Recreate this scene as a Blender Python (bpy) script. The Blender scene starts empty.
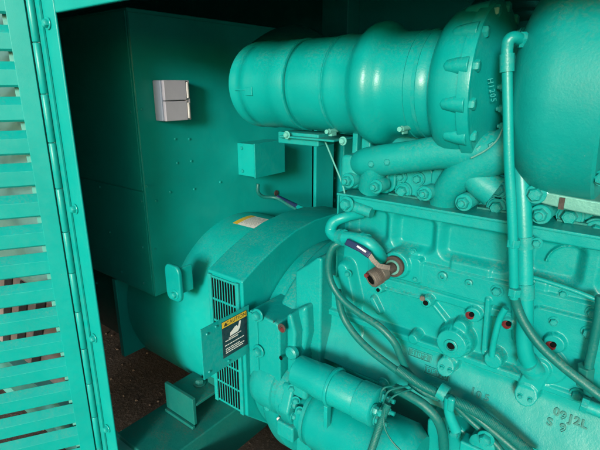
import bpy, bmesh, math, random
import numpy as np
from mathutils import Vector, Matrix
random.seed(7); np.random.seed(7)
PI = math.pi
scene = bpy.context.scene
COL = scene.collection
# ------------------------------------------------------------------ camera
FPX = 462.0; PITCH = math.radians(17); YAW = math.radians(52)
_h = (-math.cos(YAW), math.sin(YAW))
CF = Vector((math.cos(PITCH)*_h[0], math.cos(PITCH)*_h[1], -math.sin(PITCH)))
CR = Vector((_h[1], -_h[0], 0)); CU = CR.cross(CF)
def ray(px, py): return CF + CR*((px-300)/FPX) - CU*((py-225)/FPX)
def aY(px, py, Y):
    r = ray(px, py); return r*(Y/r.y)
def aX(px, py, X):
    r = ray(px, py); return r*(X/r.x)
def aZ(px, py, Z):
    r = ray(px, py); return r*(Z/r.z)
cd = bpy.data.cameras.new('camera'); cam = bpy.data.objects.new('camera', cd); COL.objects.link(cam)
M3 = Matrix((CR, CU, -CF)).transposed(); cam.matrix_world = M3.to_4x4()
cd.sensor_width = 36; cd.lens = 36*FPX/600; cd.clip_start = .02; cd.clip_end = 500
scene.camera = cam
# ------------------------------------------------------------------ materials
MATS = {}
def nt(name):
    m = bpy.data.materials.new(name); m.use_nodes = True
    return m, m.node_tree.nodes, m.node_tree.links, m.node_tree.nodes['Principled BSDF']
def math_node(N, L, op, a, b=None, clamp=False):
    n = N.new('ShaderNodeMath'); n.operation = op; n.use_clamp = clamp
    for i, v in enumerate((a, b)):
        if v is None: continue
        if isinstance(v, (int, float)): n.inputs[i].default_value = v
        else: L.new(v, n.inputs[i])
    return n.outputs[0]
def mixc(N, L, f, a, b):
    n = N.new('ShaderNodeMix'); n.data_type = 'RGBA'
    if isinstance(f, (int, float)): n.inputs[0].default_value = f
    else: L.new(f, n.inputs[0])
    for i, v in ((6, a), (7, b)):
        if isinstance(v, tuple): n.inputs[i].default_value = v+(1,) if len(v) == 3 else v
        else: L.new(v, n.inputs[i])
    return n.outputs[2]
def noise(N, L, co, scale, detail=4, rough=.55):
    n = N.new('ShaderNodeTexNoise'); n.inputs['Scale'].default_value = scale
    n.inputs['Detail'].default_value = detail; n.inputs['Roughness'].default_value = rough
    L.new(co, n.inputs['Vector']); return n.outputs['Fac']
def ramp(N, L, f, lo, hi):
    n = N.new('ShaderNodeMapRange'); n.inputs[1].default_value = lo; n.inputs[2].default_value = hi
    n.interpolation_type = 'SMOOTHSTEP'
    L.new(f, n.inputs[0]); return n.outputs[0]
def paint(name, base, rough=.36, cast=.25, cast_scale=260, dust=.3, chips=.0, metal=0.0, peel=.05, dustcol=(.19, .20, .15), chipcol=(.10, .035, .02), spec=.34, vary=.12, edge=.10):
    m, N, L, B = nt(name)
    tc = N.new('ShaderNodeTexCoord'); co = tc.outputs['Object']
    geo = N.new('ShaderNodeNewGeometry')
    n1 = noise(N, L, co, 7, 5); n2 = noise(N, L, co, 38, 5, .6); n3 = noise(N, L, co, cast_scale, 3, .5)
    dark = tuple(c*(1-vary) for c in base); lite = tuple(min(1, c*(1+vary*.7)) for c in base)
    c = mixc(N, L, ramp(N, L, n1, .1, .9), dark, lite)
    sep = N.new('ShaderNodeSeparateXYZ'); L.new(geo.outputs['Normal'], sep.inputs[0])
    up = ramp(N, L, sep.outputs['Z'], .25, .95)
    dn = math_node(N, L, 'MULTIPLY', ramp(N, L, noise(N, L, co, 150, 6, .7), .42, .66), ramp(N, L, noise(N, L, co, 11, 3), .40, .62))
    up2 = math_node(N, L, 'ADD', math_node(N, L, 'MULTIPLY', up, .75), .18)
    df = math_node(N, L, 'MULTIPLY', math_node(N, L, 'MULTIPLY', up2, dn), dust*.75, True)
    c = mixc(N, L, df, c, dustcol)
    # grime and painted crease shade in concave corners, worn paint on the sharp edges
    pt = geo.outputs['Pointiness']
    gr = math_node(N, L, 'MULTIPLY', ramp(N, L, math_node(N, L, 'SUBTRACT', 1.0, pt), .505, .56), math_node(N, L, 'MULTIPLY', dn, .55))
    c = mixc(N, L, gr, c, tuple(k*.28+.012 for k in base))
    if chips:
        n4 = noise(N, L, co, 55, 6, .7); n5 = noise(N, L, co, 5, 2)
        cf = math_node(N, L, 'MULTIPLY', ramp(N, L, n4, .745-chips*.08, .765-chips*.08), ramp(N, L, n5, .48, .62))
        c = mixc(N, L, cf, c, chipcol)
    # edges rubbed pale
    ed = math_node(N, L, 'MULTIPLY', ramp(N, L, pt, .53, .60), ramp(N, L, noise(N, L, co, 70, 5, .7), .42, .60))
    c = mixc(N, L, math_node(N, L, 'MULTIPLY', ed, edge), c, tuple(k*.6+.12 for k in base))
    # tiny pale specks of dust
    v = N.new('ShaderNodeTexVoronoi'); v.inputs['Scale'].default_value = 95; L.new(co, v.inputs['Vector'])
    sp = math_node(N, L, 'MULTIPLY', math_node(N, L, 'LESS_THAN', v.outputs['Distance'], .07), math_node(N, L, 'GREATER_THAN', n2, .62))
    c = mixc(N, L, math_node(N, L, 'MULTIPLY', sp, .3), c, (.33, .40, .34))
    L.new(c, B.inputs['Base Color'])
    r = math_node(N, L, 'ADD', math_node(N, L, 'MULTIPLY', ramp(N, L, n2, .3, .75), .10), rough-.03)
    r = math_node(N, L, 'ADD', r, math_node(N, L, 'MULTIPLY', df, .35)); L.new(r, B.inputs['Roughness'])
    B.inputs['Metallic'].default_value = metal; B.inputs['Specular IOR Level'].default_value = spec
    b1 = N.new('ShaderNodeBump'); b1.inputs['Strength'].default_value = cast; b1.inputs['Distance'].default_value = .0012; L.new(n3, b1.inputs['Height'])
    b2 = N.new('ShaderNodeBump'); b2.inputs['Strength'].default_value = peel*4; b2.inputs['Distance'].default_value = .004; L.new(n2, b2.inputs['Height']); L.new(b1.outputs[0], b2.inputs['Normal'])
    L.new(b2.outputs[0], B.inputs['Normal'])
    MATS[name] = m; return m
TEAL = (.0008, .268, .258)
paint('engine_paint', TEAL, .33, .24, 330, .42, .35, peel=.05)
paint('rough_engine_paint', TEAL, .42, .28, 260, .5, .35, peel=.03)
paint('smooth_engine_paint', (.0008, .292, .281), .31, .18, 300, .25, .0, peel=.025)
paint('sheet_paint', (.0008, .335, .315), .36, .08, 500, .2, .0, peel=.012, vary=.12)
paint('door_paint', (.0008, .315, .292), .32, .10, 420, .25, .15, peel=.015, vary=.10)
paint('grimy_paint', (.0008, .165, .150), .5, .3, 300, .4, .1)
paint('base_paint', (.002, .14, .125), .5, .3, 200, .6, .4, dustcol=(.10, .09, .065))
paint('hose_paint', (.001, .13, .12), .40, .35, 400, .5, .15, peel=.05)
paint('pale_metal', (.09, .40, .36), .4, .2, 200, .4, .2)
paint('rusty_brass', (.15, .145, .13), .55, .8, 300, .5, .6, metal=.45, dustcol=(.28, .22, .16), chipcol=(.02, .15, .11), vary=.45)
paint('brightened_panel', (.24, .56, .50), .5, .1, 300, .3, .1)  # wall colour paled so the shadowed side wall reads as lit
paint('rust', (.045, .042, .038), .8, .9, 250, .4, 0, dustcol=(.2, .16, .12), vary=.5)
paint('red_cap', (.10, .010, .014), .5, .2, 300, .15, .1)
paint('blue_vinyl', (.006, .022, .075), .35, .1, 300, .2, 0)
paint('grey_plastic', (.37, .39, .47), .45, .05, 300, .12, 0, vary=.06)
paint('grey_plastic_side', (.24, .31, .42), .45, .05, 300, .12, 0, vary=.06)
paint('black_rubber', (.012, .014, .013), .6, .3, 300, .3, 0)
paint('hole_shade', (.004, .006, .006), .9, .1, 300, 0, 0, spec=.02, edge=0)  # shade inside holes and openings, put into a near-black colour
paint('label_yellow', (.62, .42, .02), .35, .02, 200, .15, 0, vary=.1)
paint('label_navy', (.008, .030, .045), .35, .02, 200, .15, 0, vary=.1)
paint('label_white', (.66, .68, .68), .4, .02, 200, .15, 0, vary=.05)
paint('stripe_black', (.02, .022, .024), .5, .1, 200, .3, 0)
paint('stripe_pink', (.27, .23, .22), .5, .1, 200, .3, 0, vary=.1)
paint('worn_metal', (.12, .38, .34), .35, .3, 260, .3, .1, metal=.3)
def soil():
    m, N, L, B = nt('soil')
    tc = N.new('ShaderNodeTexCoord'); co = tc.outputs['Object']
    a = noise(N, L, co, 3, 8, .65); b = noise(N, L, co, 60, 6, .7); g = noise(N, L, co, 9, 5, .6)
    c = mixc(N, L, ramp(N, L, a, .35, .65), (.042, .034, .029), (.10, .08, .07))
    c = mixc(N, L, ramp(N, L, b, .5, .75), c, (.26, .21, .17))
    c = mixc(N, L, ramp(N, L, g, .60, .75), c, (.05, .055, .04))
    L.new(c, B.inputs['Base Color']); B.inputs['Roughness'].default_value = .95
    bp = N.new('ShaderNodeBump'); bp.inputs['Strength'].default_value = .9; bp.inputs['Distance'].default_value = .02; L.new(b, bp.inputs['Height']); L.new(bp.outputs[0], B.inputs['Normal'])
    MATS['soil'] = m
soil()
# ------------------------------------------------------------------ mesh helpers
class MB:
    def __init__(s): s.v = []; s.f = []
    def add(s, vs, fs):
        o = len(s.v); s.v += [tuple(p) for p in vs]; s.f += [tuple(i+o for i in f) for f in fs]; return s
    def box(s, c, d, R=None):
        c = Vector(c); vs = []
        for x in (-.5, .5):
            for y in (-.5, .5):
                for z in (-.5, .5):
                    p = Vector((x*d[0], y*d[1], z*d[2]))
                    if R: p = R @ p
                    vs.append(c+p)
        return s.add(vs, [(0,1,3,2),(4,6,7,5),(0,4,5,1),(2,3,7,6),(0,2,6,4),(1,5,7,3)])
    def span(s, a, b):
        return s.box([(a[i]+b[i])/2 for i in range(3)], [abs(a[i]-b[i]) for i in range(3)])
    def prism(s, poly, axis, a0, a1):
        n = len(poly); vs = []
        for a in (a0, a1):
            for (u, w) in poly:
                vs.append({'X': (a, u, w), 'Y': (u, a, w), 'Z': (u, w, a)}[axis])
        fs = [tuple(range(n)), tuple(range(2*n-1, n-1, -1))]
        fs += [(i, (i+1) % n, n+(i+1) % n, n+i) for i in range(n)]
        return s.add(vs, fs)
    def lathe(s, prof, org, ax, n=64, cap=True, hexa=False, twist=0):
        org = Vector(org); ax = Vector(ax).normalized()
        u = ax.orthogonal().normalized()
        if abs(ax.z) < .9: u = (Vector((0,0,1))-ax*ax.z).normalized()
        w = ax.cross(u); vs = []; fs = []
        for (t, r) in prof:
            for k in range(n):
                a = 2*PI*k/n+twist
                vs.append(org+ax*t+(u*math.cos(a)+w*math.sin(a))*r)
        for j in range(len(prof)-1):
            for k in range(n):
                fs.append((j*n+k, j*n+(k+1) % n, (j+1)*n+(k+1) % n, (j+1)*n+k))
        if cap:
            fs.append(tuple(range(n-1, -1, -1))); m = (len(prof)-1)*n; fs.append(tuple(m+k for k in range(n)))
        return s.add(vs, fs)
    def tube(s, pts, r, n=16, sub=6, ribs=0, rib_h=0):
        pts = [Vector(p) for p in pts]
        rs = r if isinstance(r, (list, tuple)) else [r]*len(pts)
        P = []; Rr = []
        if len(pts) > 2 and sub > 1:
            for i in range(len(pts)-1):
                p0 = pts[max(i-1, 0)]; p1 = pts[i]; p2 = pts[i+1]; p3 = pts[min(i+2, len(pts)-1)]
                for k in range(sub):
                    t = k/sub
                    P.append(.5*((2*p1)+(p2-p0)*t+(2*p0-5*p1+4*p2-p3)*t*t+(3*p1-p0-3*p2+p3)*t**3)); Rr.append(rs[i]*(1-t)+rs[i+1]*t)
            P.append(pts[-1]); Rr.append(rs[-1])
        else: P = pts; Rr = list(rs)
        if ribs:
            L_ = [0]
            for i in range(1, len(P)): L_.append(L_[-1]+(P[i]-P[i-1]).length)
            tot = L_[-1]; m = int(tot/ribs)*2+1; Q = []; S = []
            for k in range(m):
                d = tot*k/(m-1); i = 0
                while i < len(P)-2 and L_[i+1] < d: i += 1
                t = (d-L_[i])/max(1e-9, L_[i+1]-L_[i]); Q.append(P[i].lerp(P[i+1], t)); S.append(Rr[i]*(1-t)+Rr[i+1]*t+(rib_h if k % 2 else -rib_h))
            P, Rr = Q, S
        vs = []; fs = []
        T = [(P[min(i+1, len(P)-1)]-P[max(i-1, 0)]).normalized() for i in range(len(P))]
        u = T[0].orthogonal().normalized()
        for i, p in enumerate(P):
            u = (u-T[i]*u.dot(T[i])).normalized(); w = T[i].cross(u)
            for k in range(n):
                a = 2*PI*k/n; vs.append(p+(u*math.cos(a)+w*math.sin(a))*Rr[i])
        for j in range(len(P)-1):
            for k in range(n): fs.append((j*n+k, j*n+(k+1) % n, (j+1)*n+(k+1) % n, (j+1)*n+k))
        fs.append(tuple(range(n-1, -1, -1))); m = (len(P)-1)*n; fs.append(tuple(m+k for k in range(n)))
        return s.add(vs, fs)
    def bolt(s, p, d, r, washer=True, stub=False):
        tw = random.uniform(0, 1)
        if washer: s.lathe([(0, r*1.55), (r*.18, r*1.55), (r*.28, r*1.45)], p, d, 24)
        b = r*.28 if washer else 0
        s.lathe([(b, r*1.1), (b+r*.7, r*1.1), (b+r*.95, r*.88)], p, d, 6, twist=tw)
        if stub: s.lathe([(b+r*.5, r*.6), (b+r*1.5, r*.6), (b+r*1.65, r*.45)], p, d, 16)
        else: s.lathe([(b+r*.9, r*.7), (b+r*1.0, r*.6)], p, d, 16)
        return s
    def obj(s, name, mat, parent=None, bevel=0, seg=3, angle=38, smooth=True, sub=0):
        me = bpy.data.meshes.new(name)
        V = np.array(s.v); c = (V.min(0)+V.max(0))/2
        me.from_pydata([tuple(p) for p in (V-c)], [], s.f)
        bm = bmesh.new(); bm.from_mesh(me); bmesh.ops.recalc_face_normals(bm, faces=bm.faces)
        for f in bm.faces: f.smooth = smooth
        for e in bm.edges:
            if len(e.link_faces) == 2 and e.calc_face_angle(0) > math.radians(angle): e.smooth = bevel > 0 and sub == 0
        bm.to_mesh(me); bm.free()
        me.materials.append(MATS[mat])
        o = bpy.data.objects.new(name, me); COL.objects.link(o)
        place(o, Vector(c), parent)
        if bevel:
            b = o.modifiers.new('bevel', 'BEVEL'); b.width = bevel; b.segments = seg; b.limit_method = 'ANGLE'; b.angle_limit = math.radians(angle)
            w = o.modifiers.new('wn', 'WEIGHTED_NORMAL'); w.keep_sharp = True
        if sub:
            b = o.modifiers.new('sub', 'SUBSURF'); b.levels = sub; b.render_levels = sub
        return o
WL = {}
def place(o, world, parent):
    WL[o.name] = Vector(world)
    if parent:
        o.parent = parent; o.location = Vector(world)-WL[parent.name]
    else: o.location = world
def tag(o, label, cat, group=None):
    o['label'] = label; o['category'] = cat
    if group: o['group'] = group
    return o
def thing(name, loc, label, cat, group=None):
    o = bpy.data.objects.new(name, None); COL.objects.link(o); o.empty_display_size = .05
    place(o, Vector(loc), None); return tag(o, label, cat, group)
def structure(o): o['kind'] = 'structure'; return o
def bolt(p, d, r, parent, mat='engine_paint', name='bolt', **k): return MB().bolt(p, d, r, **k).obj(name, mat, parent)
def rrect(x0, x1, z0, z1, r, n=5):
    out = []
    for cx, cz, a0 in ((x1-r, z1-r, 0), (x0+r, z1-r, 90), (x0+r, z0+r, 180), (x1-r, z0+r, 270)):
        for k in range(n+1):
            a = math.radians(a0+90*k/n); out.append((cx+r*math.cos(a), cz+r*math.sin(a)))
    return out
def text(body, size, loc, xdir, ydir, depth, mat, parent, name='lettering', space=1.1, bold=0):
    cu = bpy.data.curves.new('t', 'FONT'); cu.body = body; cu.size = size; cu.extrude = depth; cu.space_character = space
    cu.align_x = 'CENTER'; cu.align_y = 'CENTER'; cu.offset = bold; cu.bevel_depth = 0
    t = bpy.data.objects.new('t', cu); COL.objects.link(t)
    bpy.context.view_layer.update()
    me = bpy.data.meshes.new_from_object(t.evaluated_get(bpy.context.evaluated_depsgraph_get()))
    COL.objects.unlink(t); bpy.data.objects.remove(t)
    x = Vector(xdir).normalized(); z = x.cross(Vector(ydir)).normalized(); y = z.cross(x)
    me.transform(Matrix((x, y, z)).transposed().to_4x4())
    me.materials.clear(); me.materials.append(MATS[mat])
    o = bpy.data.objects.new(name, me); COL.objects.link(o); place(o, Vector(loc), parent); return o
NY = (0, -1, 0); PX = (1, 0, 0)

# ================================================================== SETTING
g = MB(); 
xs = [-200, -12, -5, -3, -2, -1, 0, 1, 2, 3, 5, 12, 200]
g.add([(x, y, -1.6) for x in xs for y in xs], [(i*13+j, (i+1)*13+j, (i+1)*13+j+1, i*13+j+1) for i in range(12) for j in range(12)])
ground = structure(g.obj('ground', 'soil'))
paint('pebble', (.16, .13, .11), .9, .5, 120, .2, 0, vary=.4)
gv = MB(); rg = random.Random(3)
for _ in range(900):
    x, y, r = rg.uniform(-4.2, .4), rg.uniform(.2, 2.3), rg.choice((.003, .004, .005, .007, .010))
    ico = [(1, 0, 0), (-1, 0, 0), (0, 1, 0), (0, -1, 0), (0, 0, .7), (0, 0, -.5)]; a = rg.uniform(0, 6.28)
    gv.add([(x+r*(p[0]*math.cos(a)-p[1]*math.sin(a))*rg.uniform(.7, 1.4), y+r*(p[0]*math.sin(a)+p[1]*math.cos(a))*rg.uniform(.7, 1.4), -1.598+r*p[2]) for p in ico],
           [(0, 2, 4), (2, 1, 4), (1, 3, 4), (3, 0, 4), (2, 0, 5), (1, 2, 5), (3, 1, 5), (0, 3, 5)])
grv = gv.obj('gravel', 'pebble'); grv['kind'] = 'stuff'; tag(grv, 'small loose stones scattered over the brown soil', 'gravel')

# ================================================================== ENCLOSURE
enc = thing('generator_enclosure', (-.5, 1.4, -1.6), 'teal steel generator enclosure with an open louvered door, standing around the diesel engine', 'generator enclosure')
MB().prism([(-1.364, -1.426), (-1.270, -1.426), (-1.270, .62), (-1.364, .62)], 'Y', .62, .627).obj('door_post', 'door_paint', enc, .003)
MB().span((-1.2691, 0.6212, 0.1711), (1.984, 0.634, 0.6163)).obj('header', 'door_paint', enc, .004)
MB().span((-4.464, 0.62, -0.7068), (-1.3665, 0.6572, 0.62)).obj('side_wall', 'brightened_panel', enc, .002)
sw = MB().span((-4.464, 0.6225, -1.116), (-1.3665, 0.6572, -0.708)).obj('hazard_band', 'stripe_pink', enc)
hz = MB(); x = -4.3
while x < -1.80:
    hz.prism([(x, -1.110), (x+.068, -1.110), (x+.068+.20, -.713), (x+.20, -.713)], 'Y', .617, .6218); x += .142
hz.obj('black_stripes', 'stripe_black', sw)
MB().span((-1.5624, 0.6101, -1.116), (-1.426, 0.6212, -0.708)).obj('band_end_plate', 'pale_metal', enc, .002)
MB().span((-4.464, 0.575, -1.2648), (-1.50, 0.6572, -1.1185)).obj('base_flange', 'pale_metal', enc, .004)
MB().span((-4.464, 0.62, -1.426), (-1.31, 0.7192, -1.2673)).obj('base_rail', 'pale_metal', enc, .004)
MB().span((-4.5, .612, .621), (1.7, 2.45, .65)).obj('roof', 'sheet_paint', enc, .003)
MB().span((-4.5, 2.40, -1.45), (1.7, 2.43, .62)).obj('back_wall', 'sheet_paint', enc, .003)
MB().span((-4.5, .662, -1.45), (-4.47, 2.398, .62)).obj('end_wall', 'sheet_paint', enc, .003)
pa = aY(322, 150, 2.3); pb = aY(346, 150, 2.3)
MB().span((pa.x, 2.28, -1.3), (pb.x, 2.398, .5)).obj('back_post', 'sheet_paint', enc, .006)
for y_ in (150, 178, 200):
    q = aY(334, y_, 2.28); bolt(q, NY, .011, enc, 'sheet_paint', 'rivet', washer=False)
for (z) in (.149, -.347, -.77, -1.116): bolt((-1.310, .6185, z), NY, .0098, enc, 'door_paint', 'rivet', washer=True)
# door: hinged at the post and swung out past the square
HX, HY = -1.368, .600; dv = Vector((-.515, -.857, 0)); nv = Vector((dv.y, -dv.x, 0))   # nv points to the inner face side
def dpt(t, z, o=0): return Vector((HX, HY, z))+dv*t+nv*o
door = MB()
side = 1 if nv.dot(-Vector((HX, HY, 0))) > 0 else -1
nv = nv*side
def dbox(mb, t0, t1, z0, z1, o0, o1):
    vs = [dpt(t, z, o) for t in (t0, t1) for o in (o0, o1) for z in (z0, z1)]
    mb.add(vs, [(0,1,3,2),(4,6,7,5),(0,4,5,1),(2,3,7,6),(0,2,6,4),(1,5,7,3)])
fr = MB(); dbox(fr, 0.006, 0.052, -1.4384, 0.4464, -0.0149, 0); dbox(fr, 0.0065, 0.0115, -1.4384, 0.4464, -0.0434, -0.0155)
dbox(fr, 0.8184, 0.868, -1.4384, 0.4464, -0.0149, 0); dbox(fr, 0.0525, 0.8178, 0.3968, 0.4464, -0.0149, 0); dbox(fr, 0.0525, 0.8178, -1.4384, -1.3888, -0.0149, 0)
drm = fr.obj('louvered_door', 'door_paint', enc, .0015)
z = -1.38; lv = MB()
while z < .37:
    prof = [(-.004, .010), (-.004, .050), (-.026, .0715), (-.0275, .070), (-.006, .0495), (-.006, .012), (-.013, .006), (-.012, .004)]
    n = len(prof)
    vs = [dpt(t, z+w, o) for t in (.0505, .8190) for (o, w) in prof]
    lv.add(vs, [tuple(range(n)), tuple(range(2*n-1, n-1, -1))]+[(i, (i+1) % n, n+(i+1) % n, n+i) for i in range(n)])
    z += .0911
lv.obj('louver_panel', 'door_paint', drm, .0008, seg=2)
mul = MB(); dbox(mul, 0.4216, 0.4464, -1.3888, 0.3968, -0.062, -0.0434); dbox(mul, 0.0495, 0.068, -1.3888, 0.3968, -0.062, -0.0372); mul.obj('rear_stiffener', 'pale_metal', drm, .001)
hg = MB(); z = .50; k = 0
while z > -1.43:
    hg.lathe([(0, .0084), (.002, .0096), (.128, .0096), (.130, .0084)], (HX+.007, HY+.005, z-.130), (0, 0, 1), 20); z -= .132
hg.span((HX+.010, .6135, -1.43), (HX+.037, .6185, .50))
hg.obj('hinge', 'door_paint', drm)

# ================================================================== SKID BASE
sk = thing('skid_base', (-1.2, 1.2, -1.6), 'dark teal welded steel skid under the alternator, with a bracket plate on its cross member', 'base frame')
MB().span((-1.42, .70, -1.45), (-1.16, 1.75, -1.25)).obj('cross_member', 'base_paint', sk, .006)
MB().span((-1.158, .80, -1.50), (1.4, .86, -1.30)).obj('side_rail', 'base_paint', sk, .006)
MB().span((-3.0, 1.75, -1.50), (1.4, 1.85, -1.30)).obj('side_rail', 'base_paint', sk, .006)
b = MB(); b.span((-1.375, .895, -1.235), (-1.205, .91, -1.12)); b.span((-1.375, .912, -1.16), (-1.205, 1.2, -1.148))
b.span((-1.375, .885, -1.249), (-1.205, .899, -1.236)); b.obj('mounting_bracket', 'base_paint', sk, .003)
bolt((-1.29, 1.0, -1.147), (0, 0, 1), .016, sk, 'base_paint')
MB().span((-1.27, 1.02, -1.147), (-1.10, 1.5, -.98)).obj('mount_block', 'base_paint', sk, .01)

# ================================================================== CONTROL CABINET over the alternator
cab = thing('terminal_cabinet', (-1.8, 1.45, -.8), 'tall dark teal sheet metal cabinet behind the alternator, grey socket box on its face', 'control cabinet')
XF = -1.46
MB().span((-2.5, .951, -.80), (XF-.003, 1.975, .24)).obj('cabinet_body', 'sheet_paint', cab, .004)
MB().span((XF-.0025, .953, -.785), (XF, 1.974, .225)).obj('front_panel', 'sheet_paint', cab, .0008)
MB().span((-2.49, .9465, -.375), (XF-.01, .9505, .23)).obj('side_panel', 'sheet_paint', cab, .001)
MB().span((-2.49, .9470, -.79), (XF-.01, .9505, -.38)).obj('side_panel', 'sheet_paint', cab, .001)
for (px, py) in ((131, 112), (147, 186), (142, 201), (143, 247), (144, 283), (122, 272), (110, 232), (100, 187), (97, 283)):
    bolt(aY(px, py, .946), NY, .0048, cab, 'smooth_engine_paint', 'rivet', washer=False)
for (px, py) in ((141, 109), (175, 139), (189, 139), (177, 163), (191, 161), (170, 192), (156, 201), (155, 249), (220, 182), (194, 189)):
    bolt(aX(px, py, XF), PX, .0042, cab, 'sheet_paint', 'rivet', washer=False)
MB().span((XF, 1.985, -.8), (XF+.02, 2.15, .22)).obj('corner_flange', 'sheet_paint', cab, .002)

sb = thing('socket_box', aX(170, 120, XF), 'small pale grey plastic box with two stacked hinged covers, fixed to the teal cabinet face', 'socket box')
y0, y1 = aX(158, 80, XF+.03).y, aX(184, 80, XF+.03).y; zt = .012; zb = -.128
MB().span((XF+.0005, y0-.004, zb), (XF+.045, y1, zt)).obj('box_body', 'grey_plastic_side', sb, .004)
zm = (zt+zb)/2
for a, c in ((zt, zm+.0015), (zm-.0015, zb)):
    cv = MB().span((XF+.0455, y0, c), (XF+.060, y1-.016, a)).obj('cover', 'grey_plastic', sb, .003)
    MB().span((XF+.0455, y1-.0145, c+.006), (XF+.061, y1-.006, a-.006)).obj('cover_hinge', 'label_white', cv, .002)
MB().span((XF+.0005, y1-.016, zb), (XF+.054, y1+.004, zt)).obj('hinge_rail', 'grey_plastic', sb, .003)

jb = thing('junction_box', aX(262, 180, XF), 'square teal steel junction box on the cabinet face below the large pipe', 'junction box')
ya, yb_ = aX(247, 165, XF+.09).y, aX(284, 165, XF+.09).y; z1 = aX(262, 150, XF+.09).z; z0 = aX(262, 180, XF+.09).z
ya, yb_ = 1.425, 1.615; z1, z0 = -.245, -.385
MB().span((XF+.0005, ya, z0), (XF+.10, yb_, z1)).obj('box_body', 'sheet_paint', jb, .002)
MB().span((XF+.1005, ya-.004, z0-.004), (XF+.108, yb_+.004, z1+.004)).obj('lid', 'smooth_engine_paint', jb, .002)
for z in (z1-.02, z0+.02): bolt((XF+.03, ya, z), NY, .007, jb, 'smooth_engine_paint', 'screw', washer=False)

cdt = thing('cable_conduit', aX(283, 205, XF+.03), 'teal conduit with a blue wrapped stretch, dropping from the junction box towards the engine', 'conduit')
p = [aX(258, 184, XF+.05), aX(258, 192, XF+.05), aX(264, 197, XF+.06), aX(276, 198, XF+.1), aX(290, 206, XF+.18), aX(305, 213, XF+.27), aX(325, 217, XF+.4), aX(342, 214, XF+.5)]
MB().tube(p, .008, 14).obj('sleeve', 'hose_paint', cdt)
MB().tube([aX(277, 197, XF+.10), aX(285, 201, XF+.14), aX(298, 207, XF+.22)], .012, 14).obj('blue_wrap', 'blue_vinyl', cdt)
MB().tube([aX(298, 207, XF+.22), aX(309, 212, XF+.30)], .013, 6, sub=1).obj('gland_nut', 'smooth_engine_paint', cdt, .001)
q = aX(276, 193, XF+.002)
MB().lathe([(0, .014), (.004, .014)], q, PX, 20).obj('knockout', 'rust', cdt)

# ================================================================== ALTERNATOR
alt = thing('alternator', (-1.25, 1.35, -1.25), 'large teal cylindrical alternator with a bent sheet fan shroud and slotted air grille', 'alternator')
MB().lathe([(0, .40), (.005, .405), (.73, .405), (.74, .40)], (-1.755, 1.40, -.965), PX, 128).obj('stator_body', 'sheet_paint', alt)
MB().lathe([(0, .38), (.01, .39), (.5, .39), (.51, .38)], (-2.30, 1.38, -.97), PX, 96).obj('rear_body', 'base_paint', alt)
MB().prism([(.955, -1.19), (1.75, -1.19), (1.75, -.81), (.955, -.81)], 'X', -1.785, -1.758).obj('end_plate', 'sheet_paint', alt, .003)
poly = [(1.02, -1.16), (.85, -.995), (.85, -.538), (.93, -.500), (1.02, -.466), (1.10, -.446), (1.2, -.436), (1.32, -.440), (1.46, -.465), (1.58, -.52), (1.64, -.62), (1.64, -1.1), (1.5, -1.2)]
inner = [(1.245+(a-1.245)*.97, -.82+(c+.82)*.97) for a, c in poly]
s = MB().prism(poly, 'X', -1.02, -.872); shroud = s.obj('fan_shroud', 'smooth_engine_paint', alt, .005)
# grille : frame and bars over a near-black panel, the opening's shade painted on
gx0, gx1 = -1.012, -.882
MB().span((gx0+.012, .8465, -.985), (gx1-.012, .8495, -.552)).obj('opening_shade', 'hole_shade', alt)
gr = MB(); 
for (a, c) in ((gx0, gx0+.014), (gx1-.014, gx1)): gr.span((a, .842, -.992), (c, .8498, -.545))
z = -.552
rows = 6; hgt = (.985-.552)/rows
for k in range(rows+1):
    zz = -.552-k*hgt; gr.span((gx0+.0145, .845, zz-.0035), (gx1-.0145, .8464, zz+.0035))
nb = 9
for k in range(1, nb):
    xx = gx0+.014+(gx1-gx0-.028)*k/nb; gr.span((xx-.0017, .8432, -.985), (xx+.0017, .8448, -.552))
gr.obj('vent_grille', 'smooth_engine_paint', alt, .0008, seg=1)
lug = MB().prism(rrect(-.055, .055, -.08, .06, .03), 'Y', -.018, .0)
L0 = aY(177, 279, .945); lugo = MB()
lugo.v = [(L0.x+x*.75, L0.y+y-.004, L0.z+z) for x, y, z in lug.v]; lugo.f = lug.f
lg = lugo.obj('lifting_lug', 'smooth_engine_paint', alt, .006)
MB().span((L0.x+.02, L0.y-.018, L0.z-.05), (L0.x+.030, L0.y+.05, L0.z+.05)).obj('lug_web', 'sheet_paint', lg, .005)
bolt((L0.x+.012, L0.y-.022, L0.z-.05), NY, .012, lg, 'sheet_paint')
# yellow and white sticker lying on the round of the stator
ws = MB(); wy = MB(); wk = MB()
def onst(x, a, off): return (x, 1.40-(.405+off)*math.sin(a), -.965+(.405+off)*math.cos(a))
c0 = aX(250, 222, -1.16)
a0 = math.atan2(1.40-1.33, 1)*0
def patch(mb, x0, x1, a0, a1, off, n=8):
    vs = [onst(x, a0+(a1-a0)*k/n, off) for k in range(n+1) for x in (x0, x1)]
    mb.add(vs, [(2*k, 2*k+1, 2*k+3, 2*k+2) for k in range(n)])
SX0, SX1, SA0, SA1 = -1.39, -1.265, -.06, .22
patch(ws, SX0, SX1, SA0, SA1, .001); patch(wy, SX0, SX0+.028, SA0, SA1, .0016)
st = ws.obj('warning_sticker', 'label_white', alt); wy.obj('sticker_header', 'label_yellow', st)
for k in range(9):
    xx = SX0+.036+.0092*k; patch(wk, xx, xx+.0014, SA0+.02+.02*(k % 3), SA1-.03-.015*((k*2) % 3), .0016)
wk.obj('sticker_print', 'stripe_black', st)

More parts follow.
